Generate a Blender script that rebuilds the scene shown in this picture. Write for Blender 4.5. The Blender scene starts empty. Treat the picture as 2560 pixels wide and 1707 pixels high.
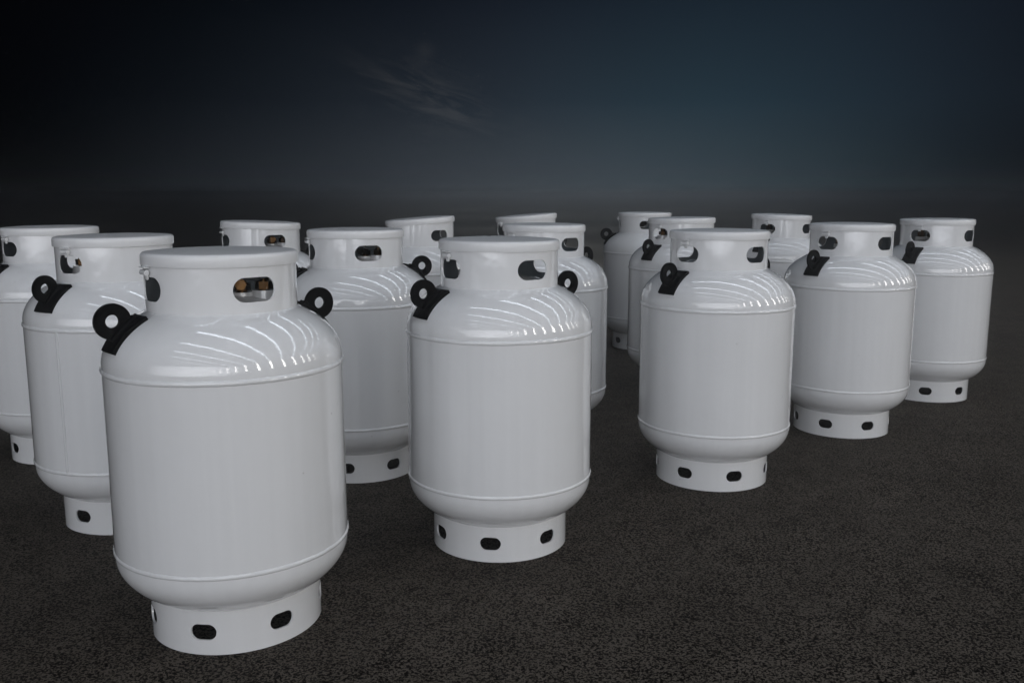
import bpy, bmesh, math, random
from mathutils import Vector, Matrix

R = math.radians
scene = bpy.context.scene
COL = scene.collection

# ------------------------------------------------------------------ camera
cam_d = bpy.data.cameras.new('camera')
cam_d.sensor_width = 36.0
cam_d.lens = 31.77
cam_d.clip_start = 0.05
cam_d.clip_end = 2000.0
cam = bpy.data.objects.new('camera', cam_d)
COL.objects.link(cam)
cam.location = (0, 0, 1.1428)
cam.rotation_euler = (R(90 - 9.364), 0, 0)
scene.camera = cam
scene.view_settings.view_transform = 'Standard'
scene.view_settings.look = 'None'
scene.view_settings.exposure = 0
scene.view_settings.gamma = 1
scene.view_settings.use_curve_mapping = False


def srgb(r, g, b):
    f = lambda c: (c / 255 / 12.92) if c / 255 <= 0.04045 else ((c / 255 + 0.055) / 1.055) ** 2.4
    return (f(r), f(g), f(b), 1)


# ------------------------------------------------------------------ sky (dark evening sky, procedural in direction space)
world = bpy.data.worlds.new('World')
scene.world = world
world.use_nodes = True
nt = world.node_tree
nt.nodes.clear()
N = nt.nodes.new
L = nt.links.new


def wmath(op, a, b=None, c=None, clamp=False):
    n = N('ShaderNodeMath'); n.operation = op; n.use_clamp = clamp
    for i, v in enumerate((a, b, c)):
        if v is None: continue
        if isinstance(v, (int, float)): n.inputs[i].default_value = v
        else: L(v, n.inputs[i])
    return n.outputs[0]


def ramp(fac, stops, interp='EASE'):
    n = N('ShaderNodeValToRGB')
    n.color_ramp.interpolation = interp
    els = n.color_ramp.elements
    while len(els) > 1: els.remove(els[-1])
    els[0].position = stops[0][0]; els[0].color = stops[0][1]
    for p, c in stops[1:]:
        e = els.new(p); e.color = c
    L(fac, n.inputs[0])
    return n.outputs[0]


tc = N('ShaderNodeTexCoord')
sep = N('ShaderNodeSeparateXYZ'); L(tc.outputs['Generated'], sep.inputs[0])
X, Y, Z = sep.outputs
az = wmath('MULTIPLY', wmath('ARCTAN2', X, Y), 180 / math.pi)      # degrees, + to the right
el = wmath('MULTIPLY', wmath('ARCSINE', Z), 180 / math.pi)
# azimuth -45..+45 -> 0..1
azf = wmath('MULTIPLY_ADD', az, 1 / 90, 0.5, clamp=True)
P_ = lambda d: (d + 45) / 90
low = ramp(azf, [(0, srgb(0, 0, 0)), (P_(-29), srgb(0, 0, 0)), (P_(-21), srgb(15, 19, 23)), (P_(-9), srgb(46, 51, 57)),
                 (P_(0), srgb(61, 67, 73)), (P_(9), srgb(62, 72, 79)), (P_(19), srgb(38, 50, 56)), (P_(27), srgb(10, 15, 20)),
                 (P_(36), srgb(3, 4, 6)), (1, srgb(2, 2, 3))], 'B_SPLINE')
mid = ramp(azf, [(0, srgb(0, 0, 0)), (P_(-29), srgb(0, 0, 1)), (P_(-19), srgb(11, 15, 20)), (P_(-9), srgb(28, 34, 41)),
                 (P_(0), srgb(38, 45, 54)), (P_(10), srgb(37, 54, 64)), (P_(19), srgb(31, 44, 54)), (P_(27), srgb(22, 29, 37)),
                 (P_(36), srgb(8, 11, 15)), (1, srgb(4, 5, 6))], 'B_SPLINE')
top = ramp(azf, [(0, srgb(2, 2, 3)), (P_(-29), srgb(2, 2, 4)), (P_(-19), srgb(4, 6, 9)), (P_(-9), srgb(13, 18, 25)),
                 (P_(0), srgb(22, 27, 36)), (P_(10), srgb(25, 36, 46)), (P_(19), srgb(24, 34, 44)), (P_(27), srgb(19, 25, 34)),
                 (P_(36), srgb(8, 10, 15)), (1, srgb(4, 5, 6))], 'B_SPLINE')


def mixc(f, a, b, mode='MIX'):
    n = N('ShaderNodeMix'); n.data_type = 'RGBA'; n.blend_type = mode
    if isinstance(f, (int, float)): n.inputs[0].default_value = f
    else: L(f, n.inputs[0])
    for i, v in ((6, a), (7, b)):
        if isinstance(v, tuple): n.inputs[i].default_value = v
        else: L(v, n.inputs[i])
    return n.outputs[2]


f1 = wmath('SMOOTH_MIN', wmath('MULTIPLY', el, 1 / 5.5, clamp=True), 1.0, 0.1)
f2 = wmath('MULTIPLY', wmath('SUBTRACT', el, 5.0), 1 / 6.5, clamp=True)
sky = mixc(f2, mixc(f1, low, mid), top)
# faint broad unevenness
nz = N('ShaderNodeTexNoise'); nz.inputs['Scale'].default_value = 3.5; nz.inputs['Detail'].default_value = 3
L(tc.outputs['Generated'], nz.inputs['Vector'])
sky = mixc(1.0, sky, mixc(nz.outputs[0], (0.88, 0.88, 0.88, 1), (1.12, 1.12, 1.12, 1)), 'MULTIPLY')
# one wisp of thin cloud, stretched down towards the right
ca, sa = math.cos(R(19)), math.sin(R(19))
dx = wmath('SUBTRACT', az, -4.6); dy = wmath('SUBTRACT', el, 5.6)
pu = wmath('SUBTRACT', wmath('MULTIPLY', dx, ca), wmath('MULTIPLY', dy, sa))
pv = wmath('ADD', wmath('MULTIPLY', dx, sa), wmath('MULTIPLY', dy, ca))
cmb = N('ShaderNodeCombineXYZ'); L(wmath('MULTIPLY', pu, 0.16), cmb.inputs[0]); L(wmath('MULTIPLY', pv, 0.85), cmb.inputs[1])
cn = N('ShaderNodeTexNoise'); cn.inputs['Scale'].default_value = 1.4; cn.inputs['Detail'].default_value = 9
cn.inputs['Roughness'].default_value = 0.6; cn.inputs['Distortion'].default_value = 0.9
L(cmb.outputs[0], cn.inputs['Vector'])
wisp = wmath('MULTIPLY', wmath('SUBTRACT', cn.outputs[0], 0.43), 4.2, clamp=True)
em = wmath('ADD', wmath('POWER', wmath('MULTIPLY', pu, 1 / 4.4), 2), wmath('POWER', wmath('MULTIPLY', pv, 1 / 1.6), 2))
mask = wmath('POWER', 2.718, wmath('MULTIPLY', em, -1.2))
cl = wmath('MULTIPLY', wisp, mask)
dx2 = wmath('SUBTRACT', az, -5.3); dy2 = wmath('SUBTRACT', el, 8.35)
em2 = wmath('ADD', wmath('POWER', wmath('MULTIPLY', dx2, 1 / 0.55), 2), wmath('POWER', wmath('MULTIPLY', dy2, 1 / 0.5), 2))
cl = wmath('ADD', cl, wmath('MULTIPLY', wmath('POWER', 2.718, wmath('MULTIPLY', em2, -1.0)), 0.30))
sky = mixc(1.0, sky, mixc(cl, (0, 0, 0, 1), (0.022, 0.0205, 0.019, 1)), 'ADD')
bg = N('ShaderNodeBackground'); L(sky, bg.inputs[0]); bg.inputs[1].default_value = 1.0
out = N('ShaderNodeOutputWorld'); L(bg.outputs[0], out.inputs[0])


# ------------------------------------------------------------------ lamps (hall strip lights, plus added fill and far-ground lamps)
def area(name, loc, direction, sx, sy, power, color, up=(0, 0, 1), spread=180):
    d = bpy.data.lights.new(name, 'AREA')
    d.shape = 'RECTANGLE'; d.size = sx; d.size_y = sy; d.energy = power; d.color = color; d.spread = R(spread)
    o = bpy.data.objects.new(name, d); COL.objects.link(o)
    z = -Vector(direction).normalized()
    y = Vector(up); y = (y - z * y.dot(z)).normalized()
    x = y.cross(z)
    o.matrix_world = Matrix.Translation(Vector(loc)) @ Matrix((x, y, z)).transposed().to_4x4()
    return o


U = Vector((math.sin(R(62)), -math.cos(R(62)), 0))      # across the hall, towards the window wall
V = Vector((math.cos(R(62)), math.sin(R(62)), 0))       # along the hall
C0 = Vector((0.3, 4.0, 0))
Zv = Vector((0, 0, 1))
for k in range(-17, 6):
    b = C0 + V * (k * 2.8 + 0.4)
    # wall light
    p = b + U * 12 + Zv * 3.6
    area('wall_light', p, -U, 0.40, 4.4, 38, (1.0, 0.97, 0.94), spread=120)
    # roof light
    a0 = b + U * 11.6 + Zv * 5.9; a1 = b + U * -2.6 + Zv * 8.6
    d = (a1 - a0); ln = d.length
    nrm = d.normalized().cross(V); nrm = nrm if nrm.z < 0 else -nrm
    area('roof_light', (a0 + a1) / 2, nrm, 0.26, ln, 54, (0.82, 0.89, 1.0), up=d, spread=150)

area('front_fill', (-2.0, -10.5, 2.9), (0.2, 1, 0.0), 30, 5.8, 455, (0.92, 0.94, 1.0), spread=96)  # added broad fill from behind the camera, not one of the hall lights
# added unseen lamps that brighten the far ground up to the horizon
for yy, el_, sp_ in ((13.5, 0.32, 76), (19, 0.28, 90), (28, 0.26, 100), (42, 0.26, 110), (60, 0.26, 110), (86, 0.26, 110), (122, 0.26, 110), (175, 0.26, 110), (250, 0.26, 110), (360, 0.26, 110), (520, 0.26, 110)):
    hh_ = el_ * yy
    area('far_ground_fill', (0.08 * yy, yy, hh_), (0, 0, -1), 0.44 * yy, 0.16 * yy, (5.0 if yy > 40 else 4.4) * hh_ ** 2, (0.76, 0.88, 1.0), up=(0, 1, 0), spread=sp_)


# ------------------------------------------------------------------ materials
def mat(name):
    m = bpy.data.materials.new(name); m.use_nodes = True
    t = m.node_tree
    return m, t, t.nodes['Principled BSDF']


def add(t, kind, **kw):
    n = t.nodes.new(kind)
    for k, v in kw.items():
        if k in n.inputs.keys(): n.inputs[k].default_value = v
        else: setattr(n, k, v)
    return n


def white_paint(name, base, rough):
    m, t, b = mat(name)
    oc = add(t, 'ShaderNodeTexCoord')
    oi = add(t, 'ShaderNodeObjectInfo')
    off = add(t, 'ShaderNodeVectorMath', operation='ADD')
    t.links.new(oc.outputs['Object'], off.inputs[0]); t.links.new(oi.outputs['Location'], off.inputs[1])
    big = add(t, 'ShaderNodeTexNoise', Scale=3.0, Detail=4.0)
    t.links.new(off.outputs[0], big.inputs['Vector'])
    rmp = add(t, 'ShaderNodeMix', data_type='RGBA')
    t.links.new(big.outputs[0], rmp.inputs[0])
    rmp.inputs[6].default_value = tuple(c * 0.93 for c in base) + (1,)
    rmp.inputs[7].default_value = base + (1,)
    # vertical drip-like streaks from rolling and cleaning
    mp = add(t, 'ShaderNodeMapping'); mp.inputs['Scale'].default_value = (38, 38, 1.1)
    t.links.new(off.outputs[0], mp.inputs[0])
    st = add(t, 'ShaderNodeTexNoise', Scale=1.0, Detail=3.0)
    t.links.new(mp.outputs[0], st.inputs['Vector'])
    mul = add(t, 'ShaderNodeMix', data_type='RGBA', blend_type='MULTIPLY'); mul.inputs[0].default_value = 1
    mr = add(t, 'ShaderNodeMapRange'); mr.inputs['From Min'].default_value = 0.3; mr.inputs['From Max'].default_value = 0.7
    mr.inputs['To Min'].default_value = 0.965; mr.inputs['To Max'].default_value = 1.0
    t.links.new(st.outputs[0], mr.inputs[0])
    t.links.new(rmp.outputs[2], mul.inputs[6]); t.links.new(mr.outputs[0], mul.inputs[7])
    # sparse specks of dirt
    sp = add(t, 'ShaderNodeTexVoronoi', Scale=26.0); t.links.new(off.outputs[0], sp.inputs['Vector'])
    spm = add(t, 'ShaderNodeMapRange'); spm.inputs['From Min'].default_value = 0.03; spm.inputs['From Max'].default_value = 0.045
    t.links.new(sp.outputs['Distance'], spm.inputs[0])
    gate = add(t, 'ShaderNodeMath', operation='GREATER_THAN'); gate.inputs[1].default_value = 0.93
    sc_ = add(t, 'ShaderNodeSeparateColor'); t.links.new(sp.outputs['Color'], sc_.inputs[0]); t.links.new(sc_.outputs[0], gate.inputs[0])
    inv = add(t, 'ShaderNodeMath', operation='SUBTRACT'); inv.inputs[0].default_value = 1; t.links.new(spm.outputs[0], inv.inputs[1])
    dm = add(t, 'ShaderNodeMath', operation='MULTIPLY'); t.links.new(inv.outputs[0], dm.inputs[0]); t.links.new(gate.outputs[0], dm.inputs[1])
    fin = add(t, 'ShaderNodeMix', data_type='RGBA'); t.links.new(dm.outputs[0], fin.inputs[0])
    t.links.new(mul.outputs[2], fin.inputs[6]); fin.inputs[7].default_value = (0.12, 0.10, 0.09, 1)
    t.links.new(fin.outputs[2], b.inputs['Base Color'])
    b.inputs['Roughness'].default_value = rough
    b.inputs['IOR'].default_value = 1.5
    b.inputs['Coat Weight'].default_value = 0.75; b.inputs['Coat Roughness'].default_value = 0.045; b.inputs['Coat IOR'].default_value = 1.55
    # orange peel + slight waviness of the pressed sheet
    op = add(t, 'ShaderNodeTexNoise', Scale=260.0, Detail=2.0); t.links.new(off.outputs[0], op.inputs['Vector'])
    wv = add(t, 'ShaderNodeTexNoise', Scale=14.0, Detail=2.0); t.links.new(off.outputs[0], wv.inputs['Vector'])
    b1 = add(t, 'ShaderNodeBump', Strength=0.05, Distance=0.0012); t.links.new(op.outputs[0], b1.inputs['Height'])
    b2 = add(t, 'ShaderNodeBump', Strength=0.22, Distance=0.006); t.links.new(wv.outputs[0], b2.inputs['Height'])
    t.links.new(b1.outputs[0], b2.inputs['Normal'])
    t.links.new(b2.outputs[0], b.inputs['Normal'])
    if name.startswith('white_satin'): b.inputs['Coat Weight'].default_value = 0.0
    return m


M_WHITE = white_paint('white_gloss_paint', (0.80, 0.805, 0.81), 0.05)
M_LID = white_paint('white_satin_paint', (0.80, 0.805, 0.81), 0.22)


def simple(name, color, rough, metal=0.0, bump=0.0, bscale=200.0):
    m, t, b = mat(name)
    nz = add(t, 'ShaderNodeTexNoise', Scale=30.0, Detail=5.0)
    oc = add(t, 'ShaderNodeTexCoord'); t.links.new(oc.outputs['Object'], nz.inputs['Vector'])
    mx = add(t, 'ShaderNodeMix', data_type='RGBA'); t.links.new(nz.outputs[0], mx.inputs[0])
    mx.inputs[6].default_value = tuple(c * 0.7 for c in color) + (1,); mx.inputs[7].default_value = tuple(c * 1.25 for c in color) + (1,)
    t.links.new(mx.outputs[2], b.inputs['Base Color'])
    b.inputs['Roughness'].default_value = rough; b.inputs['Metallic'].default_value = metal
    if bump:
        n2 = add(t, 'ShaderNodeTexNoise', Scale=bscale, Detail=3.0); t.links.new(oc.outputs['Object'], n2.inputs['Vector'])
        bp = add(t, 'ShaderNodeBump', Strength=bump, Distance=0.002); t.links.new(n2.outputs[0], bp.inputs['Height'])
        t.links.new(bp.outputs[0], b.inputs['Normal'])
    return m


M_BLACK = simple('black_primer', (0.0022, 0.0022, 0.0026), 0.36, 0, 0.15)
M_BLACK.node_tree.nodes['Principled BSDF'].inputs['Specular IOR Level'].default_value = 0.05
M_INNER = simple('collar_inner_shade', (0.16, 0.19, 0.21), 0.4, 0, 0.15)  # inside of the white collar, its shade put into the colour
M_FOOT_SHADE = simple('foot_inner_shade', (0.006, 0.006, 0.006), 0.8)  # inside of the white foot ring, darkened in colour to stand for shade
M_BRASS = simple('brass', (0.075, 0.040, 0.016), 0.22, 1.0, 0.1)
M_STEEL = simple('steel_wire', (0.4, 0.4, 0.42), 0.3, 1.0)
M_RUBBER = simple('black_plastic', (0.015, 0.014, 0.013), 0.45)

# asphalt
M_GROUND, t, b = mat('asphalt')
oc = add(t, 'ShaderNodeTexCoord')
mpn = add(t, 'ShaderNodeMapping'); t.links.new(oc.outputs['Object'], mpn.inputs[0]); mpn.inputs['Scale'].default_value = (1, 1, 1)
vo = add(t, 'ShaderNodeTexVoronoi', Scale=235.0); t.links.new(mpn.outputs[0], vo.inputs['Vector'])
vc = add(t, 'ShaderNodeSeparateColor'); t.links.new(vo.outputs['Color'], vc.inputs[0])
n1 = add(t, 'ShaderNodeTexNoise', Scale=120.0, Detail=2.0, Roughness=0.6); t.links.new(mpn.outputs[0], n1.inputs['Vector'])
n2 = add(t, 'ShaderNodeTexNoise', Scale=1.6, Detail=6.0, Roughness=0.6); t.links.new(mpn.outputs[0], n2.inputs['Vector'])
n3 = add(t, 'ShaderNodeTexNoise', Scale=9.0, Detail=4.0, Roughness=0.6); t.links.new(mpn.outputs[0], n3.inputs['Vector'])
s0 = add(t, 'ShaderNodeMath', operation='MULTIPLY_ADD'); t.links.new(vc.outputs[0], s0.inputs[0]); s0.inputs[1].default_value = 0.42
t.links.new(n1.outputs[0], s0.inputs[2])
s1 = add(t, 'ShaderNodeMath', operation='MULTIPLY_ADD'); t.links.new(n3.outputs[0], s1.inputs[0]); s1.inputs[1].default_value = 0.25
t.links.new(s0.outputs[0], s1.inputs[2])
cr = add(t, 'ShaderNodeValToRGB'); t.links.new(s1.outputs[0], cr.inputs[0])
cr.color_ramp.elements[0].position = 0.735; cr.color_ramp.elements[0].color = (0.0006, 0.0003, 0.0002, 1)
cr.color_ramp.elements[1].position = 0.92; cr.color_ramp.elements[1].color = (0.114, 0.099, 0.082, 1)
e_ = cr.color_ramp.elements.new(0.80); e_.color = (0.032, 0.026, 0.0205, 1)
mp2 = add(t, 'ShaderNodeMapRange'); t.links.new(n2.outputs[0], mp2.inputs[0])
mp2.inputs['From Min'].default_value = 0.3; mp2.inputs['From Max'].default_value = 0.7
mp2.inputs['To Min'].default_value = 0.66; mp2.inputs['To Max'].default_value = 1.0
mm = add(t, 'ShaderNodeMix', data_type='RGBA', blend_type='MULTIPLY'); mm.inputs[0].default_value = 1
t.links.new(cr.outputs[0], mm.inputs[6]); t.links.new(mp2.outputs[0], mm.inputs[7])
t.links.new(mm.outputs[2], b.inputs['Base Color'])
b.inputs['Roughness'].default_value = 0.75
b.inputs['Specular IOR Level'].default_value = 0.03
bp = add(t, 'ShaderNodeBump', Strength=0.5, Distance=0.004); t.links.new(s0.outputs[0], bp.inputs['Height'])
t.links.new(bp.outputs[0], b.inputs['Normal'])


# ------------------------------------------------------------------ mesh helpers
def link(name, bm, material, parent=None, loc=None, sharp=35, rot=None):
    me = bpy.data.meshes.new(name)
    bmesh.ops.recalc_face_normals(bm, faces=bm.faces)
    bm.to_mesh(me); bm.free()
    for mt in (material if isinstance(material, (list, tuple)) else [material]): me.materials.append(mt)
    for p in me.polygons: p.use_smooth = True
    me.set_sharp_from_angle(angle=R(sharp))
    o = bpy.data.objects.new(name, me)
    COL.objects.link(o)
    if parent: o.parent = parent
    if loc: o.location = loc
    if rot: o.rotation_euler = rot
    return o


def lathe(profile, n=96, wob=None, closed=False):
    bm = bmesh.new(); rings = []
    for j, (r, z) in enumerate(profile):
        if r < 1e-6:
            rings.append([bm.verts.new((0, 0, z))]); continue
        ring = []
        for i in range(n):
            a = 2 * math.pi * i / n
            dr, dz = wob(a, j) if wob else (0, 0)
            ring.append(bm.verts.new(((r + dr) * math.cos(a), (r + dr) * math.sin(a), z + dz)))
        rings.append(ring)
    idx = list(range(len(rings)))
    pairs = list(zip(idx, idx[1:])) + ([(idx[-1], 0)] if closed else [])
    for a_, b_ in pairs:
        A, B = rings[a_], rings[b_]
        for i in range(n):
            j = (i + 1) % n
            if len(A) == 1 and len(B) == 1: continue
            if len(A) == 1: bm.faces.new((A[0], B[i], B[j]))
            elif len(B) == 1: bm.faces.new((A[i], B[0], A[j]))
            else: bm.faces.new((A[i], B[i], B[j], A[j]))
    return bm


def holed_ring(rad, thick, z0, z1, n, hw, hh, hz, phase=0.0, flare=0.0, inner_mat=1):
    """Thin rolled band with n rounded slots; hw/hh slot width and height, hz slot centre height."""
    bm = bmesh.new()
    half = math.pi / n
    NT, NS = 18, 8           # points along the long and the short edges of one panel
    rect = []
    for i in range(NT): rect.append((-half + 2 * half * i / NT, z0))
    for i in range(NS): rect.append((half, z0 + (z1 - z0) * i / NS))
    for i in range(NT): rect.append((half - 2 * half * i / NT, z1))
    for i in range(NS): rect.append((-half, z1 - (z1 - z0) * i / NS))
    cnt = len(rect)
    rr = hh / 2; fl = hw / 2 - rr

    def stadium(th):
        c, s = math.cos(th), math.sin(th)
        # ray hits the slot outline
        if abs(s) > 1e-9 and abs(c / s) * rr <= fl: return (c / abs(s) * rr, rr * (1 if s > 0 else -1))
        cx = fl if c > 0 else -fl
        bq = c * cx; disc = bq * bq - (cx * cx - rr * rr)
        k = bq + math.sqrt(max(disc, 0))
        return (c * k, s * k)
    loops = 9
    def shell(r_):
        panels = []
        for q in range(n):
            ac = phase + 2 * half * q
            P = []
            for (a, z) in rect:
                sx = a * rad; sz = z - hz
                th = math.atan2(sz / ((z1 - z0) / 2) * hh * 0.62, sx / (half * rad) * hw * 0.62)
                hx, hzz = stadium(th)
                row = []
                for k in range(loops + 1):
                    f = (k / loops) ** 1.3
                    ss = hx + (sx - hx) * f; zz = hz + hzz + (sz - hzz) * f
                    ang = ac + ss / rad
                    r2 = r_ + flare * (1 - (zz - z0) / (z1 - z0))
                    row.append(bm.verts.new((r2 * math.cos(ang), r2 * math.sin(ang), zz)))
                P.append(row)
            panels.append(P)
        return panels
    out_ = shell(rad); inn = shell(rad - thick)
    for P, Q in zip(out_, inn):
        for i in range(cnt):
            j = (i + 1) % cnt
            for k in range(loops):
                bm.faces.new((P[i][k], P[j][k], P[j][k + 1], P[i][k + 1]))
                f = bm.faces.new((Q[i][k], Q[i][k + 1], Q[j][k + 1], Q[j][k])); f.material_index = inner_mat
            bm.faces.new((P[i][0], Q[i][0], Q[j][0], P[j][0]))
            if (i < NT) or (NT + NS <= i < 2 * NT + NS):
                bm.faces.new((P[i][loops], P[j][loops], Q[j][loops], Q[i][loops]))
    bmesh.ops.remove_doubles(bm, verts=bm.verts, dist=1e-5)
    return bm


def box(bm, c, s, rot=None, bev=0.0):
    g = bmesh.ops.create_cube(bm, size=1.0)
    vs = g['verts']
    bmesh.ops.scale(bm, vec=s, verts=vs)
    if bev:
        es = list({e for v in vs for e in v.link_edges})
        r = bmesh.ops.bevel(bm, geom=es, offset=bev, segments=2, affect='EDGES')
        vs = list({v for f in r['faces'] for v in f.verts} | {v for v in vs if v.is_valid})
    if rot is not None: bmesh.ops.rotate(bm, verts=vs, cent=(0, 0, 0), matrix=rot)
    bmesh.ops.translate(bm, vec=c, verts=vs)


def cyl(bm, p0, p1, r0, r1=None, n=20, cap=True):
    p0, p1 = Vector(p0), Vector(p1); d = (p1 - p0)
    q = Vector((0, 0, 1)).rotation_difference(d.normalized()).to_matrix().to_4x4()
    g = bmesh.ops.create_cone(bm, cap_ends=cap, segments=n, radius1=r0, radius2=r0 if r1 is None else r1, depth=d.length)
    bmesh.ops.transform(bm, matrix=Matrix.Translation((p0 + p1) / 2) @ q, verts=g['verts'])


def tube(bm, pts, r, n=10):
    pts = [Vector(p) for p in pts]
    prev = None
    for i, p in enumerate(pts):
        d = (pts[min(i + 1, len(pts) - 1)] - pts[max(i - 1, 0)]).normalized()
        x = d.orthogonal().normalized(); 
        if prev is not None:
            x = (prev[1] - d * prev[1].dot(d)).normalized()
        y = d.cross(x)
        ring = [bm.verts.new(p + (x * math.cos(2 * math.pi * k / n) + y * math.sin(2 * math.pi * k / n)) * r) for k in range(n)]
        if prev is not None:
            for k in range(n):
                bm.faces.new((prev[0][k], prev[0][(k + 1) % n], ring[(k + 1) % n], ring[k]))
        else: bm.faces.new(ring[::-1])
        prev = (ring, x)
    bm.faces.new(prev[0])


# ------------------------------------------------------------------ ground
bm = bmesh.new()
S = 900
for q in ((-S, -60), (S, -60), (S, 2 * S), (-S, 2 * S)): bm.verts.new((q[0], q[1], 0))
bm.faces.new(bm.verts)
g = link('ground', bm, M_GROUND); g['kind'] = 'structure'

# thin ground mist that swallows the far end of the yard (needs the ground)
bm = bmesh.new()
box(bm, (0, 420, 0.15), (1700, 950, 2.30))
hz = link('haze', bm, bpy.data.materials.new('haze'), sharp=30)
hm = hz.data.materials[0]; hm.use_nodes = True; hm.node_tree.nodes.clear()
pv_ = hm.node_tree.nodes.new('ShaderNodeVolumePrincipled'); ho = hm.node_tree.nodes.new('ShaderNodeOutputMaterial')
pv_.inputs['Color'].default_value = (0.97, 0.98, 1, 1); pv_.inputs['Density'].default_value = 0.013; pv_.inputs['Anisotropy'].default_value = 0.85
hm.node_tree.links.new(pv_.outputs[0], ho.inputs['Volume'])
hz['kind'] = 'stuff'
scene.cycles.volume_bounces = 2

# ------------------------------------------------------------------ gas cylinder dimensions (metres)
RB = 0.300                     # shell radius
Z_UW, Z_LW = 0.7073, 0.2354    # girth welds
Z_CB = 0.846                   # foot of the collar
H = 1.0005
R_COL, R_LID = 0.1880, 0.1935
R_FOOT, Z_FOOT = 0.2215, 0.118


def dome_z(r):     # top head
    return Z_UW + 0.014 + 0.166 * math.sqrt(max(0, 1 - (r / RB) ** 2))


def dome_zb(r):    # bottom head
    return Z_LW - 0.016 - 0.155 * math.sqrt(max(0, 1 - (r / RB) ** 2))


def shell_bm():
    prof = []
    for k in range(0, 25):
        a = math.pi / 2 * k / 24
        prof.append((RB * math.sin(a), Z_LW - 0.016 - 0.155 * math.cos(a)))
    prof += [(RB, Z_LW - 0.006), (RB, Z_LW)]
    for k in range(1, 10): prof.append((RB, Z_LW + (Z_UW - Z_LW) * k / 10))
    prof += [(RB, Z_UW), (RB, Z_UW + 0.008)]
    for k in range(0, 29):
        a = math.pi / 2 * (1 - k / 28)
        prof.append((RB * math.sin(a), Z_UW + 0.014 + 0.166 * math.cos(a)))
    return lathe(prof, 160)


def bead_bm(rad, z, w, h, seed, n=320, on_dome=False):
    rnd = random.Random(seed)
    ph = [(rnd.randint(3, 70), rnd.uniform(0, 6.28), rnd.uniform(.3, 1)) for _ in range(14)]
    nz_ = [rnd.gauss(0, 1) for _ in range(n)]
    def wob(a, j):
        s = sum(m * math.sin(f * a + p) / (3 + f * .12) for f, p, m in ph)
        i = int(round(a / (2 * math.pi) * n)) % n
        return (0.00025 * s + 0.00018 * nz_[i], 0.0006 * s + 0.0003 * nz_[i])
    prof = [(rad + h * math.sin(t_) - 0.002, z + w / 2 * math.cos(t_)) for t_ in [math.pi * k / 8 for k in range(9)]]
    return lathe(prof, n, wob)


def lug_plate_bm():
    """Upright eye plate lying in the radial plane (local x = outward, z = up), before rotation about the axis."""
    bm = bmesh.new()
    cx, cz, rr, rh = 0.2795, 0.8375, 0.0440, 0.0158
    th = 0.0085
    # outline: big arc round the eye, closed by the dome curve underneath
    a0, a1 = R(-118), R(205)
    outer = [];
    seg = 44
    foot = [(r_, dome_z(r_) - 0.001) for r_ in (0.238, 0.244, 0.250, 0.256, 0.262)]
    # arc runs counter-clockwise from the lower right to the upper left
    s0, s1 = R(-106), R(196)
    arc = [(cx + rr * math.cos(s0 + (s1 - s0) * k / seg), cz + rr * math.sin(s0 + (s1 - s0) * k / seg)) for k in range(seg + 1)]
    pts = arc + foot
    # resample inner eye ring to same count
    m = len(pts)
    eye = []
    for (px, pz) in pts:
        t_ = math.atan2(pz - cz, px - cx); eye.append((cx + 0.001 + rh * math.cos(t_), cz + 0.001 + rh * math.sin(t_)))
    F = [[bm.verts.new((x, s * th / 2, z)) for (x, z) in pts] for s in (-1, 1)]
    Ee = [[bm.verts.new((x, s * th / 2, z)) for (x, z) in eye] for s in (-1, 1)]
    for i in range(m):
        j = (i + 1) % m
        bm.faces.new((F[0][i], F[0][j], Ee[0][j], Ee[0][i]))
        bm.faces.new((F[1][i], Ee[1][i], Ee[1][j], F[1][j]))
        bm.faces.new((F[0][i], F[1][i], F[1][j], F[0][j]))
        bm.faces.new((Ee[0][i], Ee[0][j], Ee[1][j], Ee[1][i]))
    return bm


def pad_bm():
    """Curved doubler strap under the eye plate, following the head from the collar down to the shoulder."""
    bm = bmesh.new()
    hw = 0.037; t_ = 0.010
    rows = []
    nu, nv = 20, 8
    for i in range(nu + 1):
        a = R(44.5) + (R(76) - R(44.5)) * i / nu
        r = RB * math.sin(a); z = Z_UW + 0.014 + 0.166 * math.cos(a)
        nx, nz2 = math.sin(a) / RB, math.cos(a) / 0.166
        l = math.hypot(nx, nz2); nx /= l; nz2 /= l
        row = []
        for j in range(nv + 1):
            y = -hw + 2 * hw * j / nv
            # wrap the strap round the head: same latitude, longitude from y
            lon = y / r
            for_in, for_out = -0.001, t_
            row.append([( (r + nx * o_) * math.cos(lon), (r + nx * o_) * math.sin(lon), z + nz2 * o_) for o_ in (for_in, for_out)])
        rows.append(row)
    V_ = [[[bm.verts.new(p) for p in c] for c in row] for row in rows]
    for i in range(nu):
        for j in range(nv):
            bm.faces.new([V_[i][j][1], V_[i][j + 1][1], V_[i + 1][j + 1][1], V_[i + 1][j][1]])
            bm.faces.new([V_[i][j][0], V_[i + 1][j][0], V_[i + 1][j + 1][0], V_[i][j + 1][0]])
    for i in range(nu):
        for j in (0, nv):
            bm.faces.new([V_[i][j][0], V_[i][j][1], V_[i + 1][j][1], V_[i + 1][j][0]])
    for j in range(nv):
        for i in (0, nu):
            bm.faces.new([V_[i][j][0], V_[i][j + 1][0], V_[i][j + 1][1], V_[i][j][1]])
    # fillet welds along both faces of the plate
    for s in (-1, 1):
        pts = []
        for i in range(15):
            r = 0.226 + (0.283 - 0.226) * i / 14
            pts.append((r, s * 0.0075, dome_z(r) + 0.013))
        tube(bm, pts, 0.0075, 8)
    return bm


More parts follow.
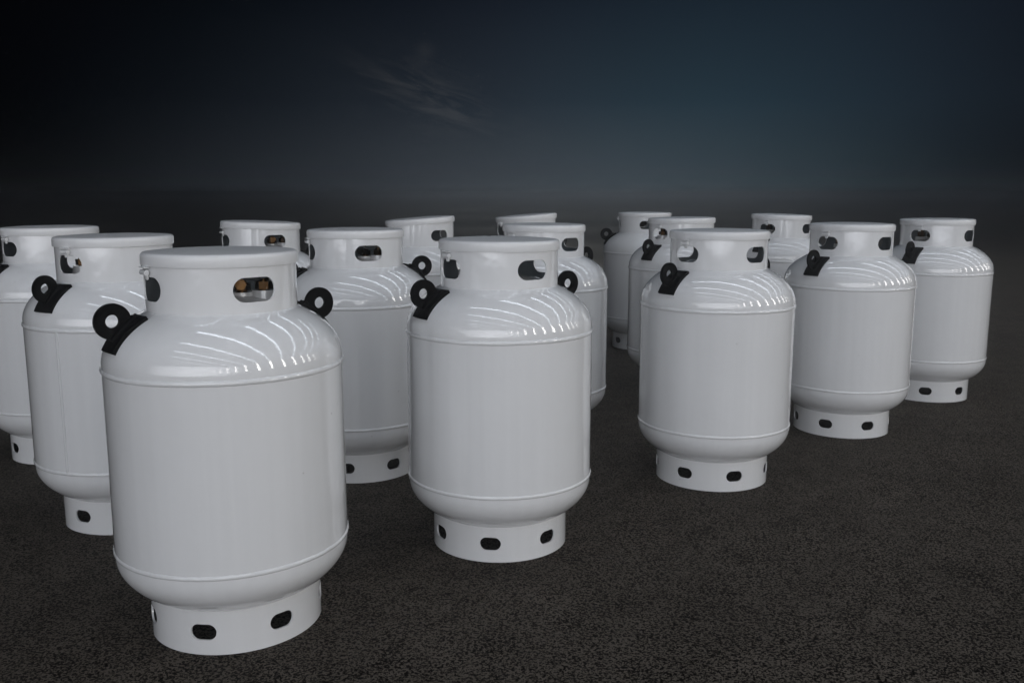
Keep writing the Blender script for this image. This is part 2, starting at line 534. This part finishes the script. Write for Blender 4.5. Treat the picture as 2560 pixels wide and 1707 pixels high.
def lid_bm():
    T = H - 0.0015
    prof = [(0, T), (0.05, T - 0.0002), (0.10, T - 0.001), (0.150, T - 0.0025), (0.174, T - 0.0042)]
    for k in range(1, 9):
        a = math.pi / 2 * k / 8
        prof.append((R_LID - 0.010 + 0.010 * math.sin(a), T - 0.0150 + 0.010 * math.cos(a)))
    prof += [(R_LID, T - 0.0345), (R_LID - 0.0008, T - 0.0360), (R_LID - 0.0030, T - 0.0360), (R_LID - 0.0030, T - 0.016)]
    for k in range(1, 7):
        a = math.pi / 2 * (1 - k / 6)
        prof.append((R_LID - 0.010 + 0.0070 * math.sin(a), T - 0.0160 + 0.007 * math.cos(a)))
    prof += [(0.15, T - 0.0065), (0, T - 0.004)]
    return lathe(prof, 128)


def build_cylinder():
    root = bpy.data.objects.new('gas_cylinder', None); COL.objects.link(root)
    body = link('body', shell_bm(), M_WHITE, root, sharp=60)
    link('girth_weld', bead_bm(RB, Z_UW, 0.0145, 0.0058, 1), M_WHITE, body, sharp=60)
    link('girth_weld', bead_bm(RB, Z_LW, 0.0130, 0.0052, 2), M_WHITE, body, sharp=60)
    bm = bmesh.new()
    rnd = random.Random(5)
    tube(bm, [(RB - 0.0008, 0.0006 * rnd.gauss(0, 1) * .4, Z_LW + 0.004 + (Z_UW - Z_LW - 0.008) * i / 60) for i in range(61)], 0.0052, 8)
    link('long_seam_weld', bm, M_WHITE, body, sharp=60)
    col = link('collar', holed_ring(R_COL, 0.004, Z_CB - 0.012, H - 0.012, 4, 0.111, 0.060, 0.9095), [M_WHITE, M_INNER], root)
    link('collar_weld', bead_bm(R_COL - 0.0005, Z_CB - 0.0005, 0.014, 0.0065, 3), M_WHITE, col, sharp=60)
    # floor of the valve well (grey primed patch of the head seen through the slots)
    lid = link('lid', lid_bm(), M_LID, root, loc=None, sharp=40)
    # hinge: knuckle under the lid rim on the collar above the slot at local +x
    bm = bmesh.new()
    hx = R_COL + 0.0085
    cyl(bm, (hx, -0.016, H - 0.050), (hx, 0.016, H - 0.050), 0.0068, n=20)
    cyl(bm, (hx, -0.0195, H - 0.050), (hx, 0.0195, H - 0.050), 0.0036, n=14)
    box(bm, (R_COL + 0.003, 0, H - 0.056), (0.005, 0.014, 0.024), bev=0.001)
    hinge = link('hinge', bm, M_WHITE, root)
    bm = bmesh.new()
    box(bm, (R_LID + 0.0025, 0, H - 0.0395), (0.015, 0.036, 0.0030), bev=0.0010)
    link('hinge_leaf', bm, M_LID, lid)
    bm = bmesh.new()
    box(bm, (-(R_LID + 0.005), 0, H - 0.014), (0.014, 0.022, 0.003), bev=0.001)
    link('latch_tab', bm, M_LID, lid)
    foot = link('foot_ring', holed_ring(R_FOOT, 0.005, 0.0, Z_FOOT, 7, 0.066, 0.0415, 0.0605, inner_mat=1), [M_WHITE, M_FOOT_SHADE], root)
    link('foot_weld', bead_bm(R_FOOT - 0.002, Z_FOOT - 0.001, 0.008, 0.003, 4, 200), M_WHITE, foot, sharp=60)
    for k, a in enumerate((0, math.pi)):
        lp = link('lifting_lug', lug_plate_bm(), M_BLACK, root, sharp=30, rot=(0, 0, a))
        link('lug_pad', pad_bm(), M_BLACK, lp, sharp=40)
    # valves in the well
    zt = dome_z(0.07)
    bm = bmesh.new()
    x0, y0 = -0.030, 0.046
    cyl(bm, (x0, y0, zt), (x0, y0, zt + 0.042), 0.015)
    cyl(bm, (x0, y0, zt + 0.012), (x0, y0, zt + 0.030), 0.024, n=6)
    cyl(bm, (x0, y0, zt + 0.025), (x0 + 0.018, y0 + 0.034, zt + 0.030), 0.0115)
    cyl(bm, (x0 + 0.017, y0 + 0.033, zt + 0.030), (x0 + 0.023, y0 + 0.045, zt + 0.031), 0.015, n=6)
    cyl(bm, (x0, y0, zt + 0.042), (x0, y0, zt + 0.055), 0.006)
    v1 = link('valve', bm, M_BRASS, root, sharp=30)
    bm = bmesh.new(); cyl(bm, (x0, y0, zt + 0.052), (x0, y0, zt + 0.066), 0.024, n=10)
    link('hand_wheel', bm, M_RUBBER, v1, sharp=30)
    bm = bmesh.new(); cyl(bm, (x0, y0, zt - 0.02), (x0, y0, zt + 0.008), 0.032, 0.028, n=28)
    link('valve_boss', bm, M_WHITE, v1, sharp=30)
    bm = bmesh.new()
    x1, y1 = -0.083, 0.067
    cyl(bm, (x1, y1, zt), (x1, y1, zt + 0.052), 0.014)
    cyl(bm, (x1, y1, zt + 0.014), (x1, y1, zt + 0.034), 0.023, n=6)
    cyl(bm, (x1, y1, zt + 0.048), (x1, y1, zt + 0.062), 0.018, n=16)
    v2 = link('relief_valve', bm, M_BRASS, root, sharp=30)
    bm = bmesh.new(); cyl(bm, (x1, y1, zt - 0.02), (x1, y1, zt + 0.012), 0.036, 0.031, n=28)
    link('valve_boss', bm, M_WHITE, v2, sharp=30)
    bm = bmesh.new()
    tube(bm, [(0.02 - 0.13 * k / 16, 0.075 + 0.02 * k / 16, zt + 0.062 - 0.022 * math.sin(math.pi * k / 16)) for k in range(17)], 0.0022, 8)
    link('wire', bm, M_STEEL, root)
    return root


def copy_tree(o, parent=None):
    c = o.copy(); COL.objects.link(c); c.parent = parent
    for ch in list(o.children):
        copy_tree(ch, c)
    return c


# x, y, orientation of slot / lug / hinge, orientation of foot slots, lid tilt (deg), seam angle, label
T_ = [
 (-0.749, 2.328, 222, 264.5, 0, None, 'largest and nearest white gas cylinder, brass valves showing through its collar slot'),
 (-0.041, 2.901, 215, 263.0, 0, None, 'white gas cylinder in the middle foreground with three foot slots showing'),
 (0.816, 3.578, 217, 230.0, 0, None, 'white gas cylinder right of centre with a wide gap of bare ground on its left'),
 (1.621, 4.341, 215, 232.0, 0, None, 'white gas cylinder between the right-of-centre foreground one and the rightmost one'),
 (2.372, 5.082, 219, 246.0, 0, None, 'rightmost white gas cylinder against the dark edge of the yard'),
 (-1.372, 3.131, 244, 248.0, 0, 255, 'white gas cylinder with a straight vertical seam weld, left of the nearest one'),
 (-1.996, 3.930, 237, 230.3, 0, None, 'leftmost white gas cylinder, cut off by the left edge of the photo'),
 (-0.633, 3.682, 205, 263.5, 0, None, 'white gas cylinder partly hidden between the two biggest ones, black lug at its right shoulder'),
 (-1.253, 4.540, 216, 250.0, -2.0, None, 'white gas cylinder showing only its collar and lid above the nearest one'),
 (-0.515, 5.096, 221, 250.0, 4.2, None, 'white gas cylinder with lid sloping up to the right, left of the middle foreground one'),
 (0.089, 5.751, 214, 250.0, 4.5, None, 'far white gas cylinder with only its tilted lid clear above the one in front'),
 (0.149, 4.249, 220, 250.0, 0, None, 'white gas cylinder directly behind the middle foreground one, its right side showing'),
 (0.980, 6.742, 178, 208.2, 0, None, 'smallest, farthest white gas cylinder with its black lug standing out to the left'),
 (0.989, 5.314, 219, 250.0, 1.0, None, 'white gas cylinder just behind the left shoulder of the big right-hand one'),
 (1.785, 6.042, 226, 250.0, -1.5, None, 'far white gas cylinder seen between the two lids of the right-hand foreground ones'),
]
VR = {0: 0, 7: -10, 8: 12, 2: 60, 3: 100, 4: 110, 14: 110}     # valves sit at a different angle in each well
proto = build_cylinder()
order = []
for i in range(len(T_)):
    order.append(proto if i == 0 else copy_tree(proto))
for i, (o, (x, y, ph, fph, tilt, seam, label)) in enumerate(zip(order, T_)):
    o.location = (x, y, 0)
    o.rotation_euler = (0, 0, R(ph))
    o['label'] = label; o['category'] = 'gas cylinder'; o['group'] = 'white gas cylinders standing in the yard'
    rnd = random.Random(100 + i)
    for ch in o.children:
        nm = ch.name.split('.')[0]
        if nm == 'foot_ring': ch.rotation_euler = (0, 0, R(fph - ph))
        if nm in ('valve', 'relief_valve', 'wire'):
            ch.rotation_euler = (0, 0, R(VR.get(i, 165)))
        if nm == 'lid':
            tl = tilt if tilt else rnd.uniform(-0.4, 0.4)
            # tilt about the viewing direction through the lid centre
            va = math.atan2(y, x)
            ax = Vector((math.cos(va - R(ph)), math.sin(va - R(ph)), 0))
            piv = Vector((0, 0, H - 0.02))
            Mx = Matrix.Translation(piv + Vector((0, 0, 0.002 + abs(tl) * 0.0012))) @ Matrix.Rotation(-R(tl), 4, ax) @ Matrix.Translation(-piv)
            ch.matrix_local = Mx
        if nm == 'body':
            ch.rotation_euler = (0, 0, R((seam if seam else 85 + rnd.uniform(-20, 20)) - ph))
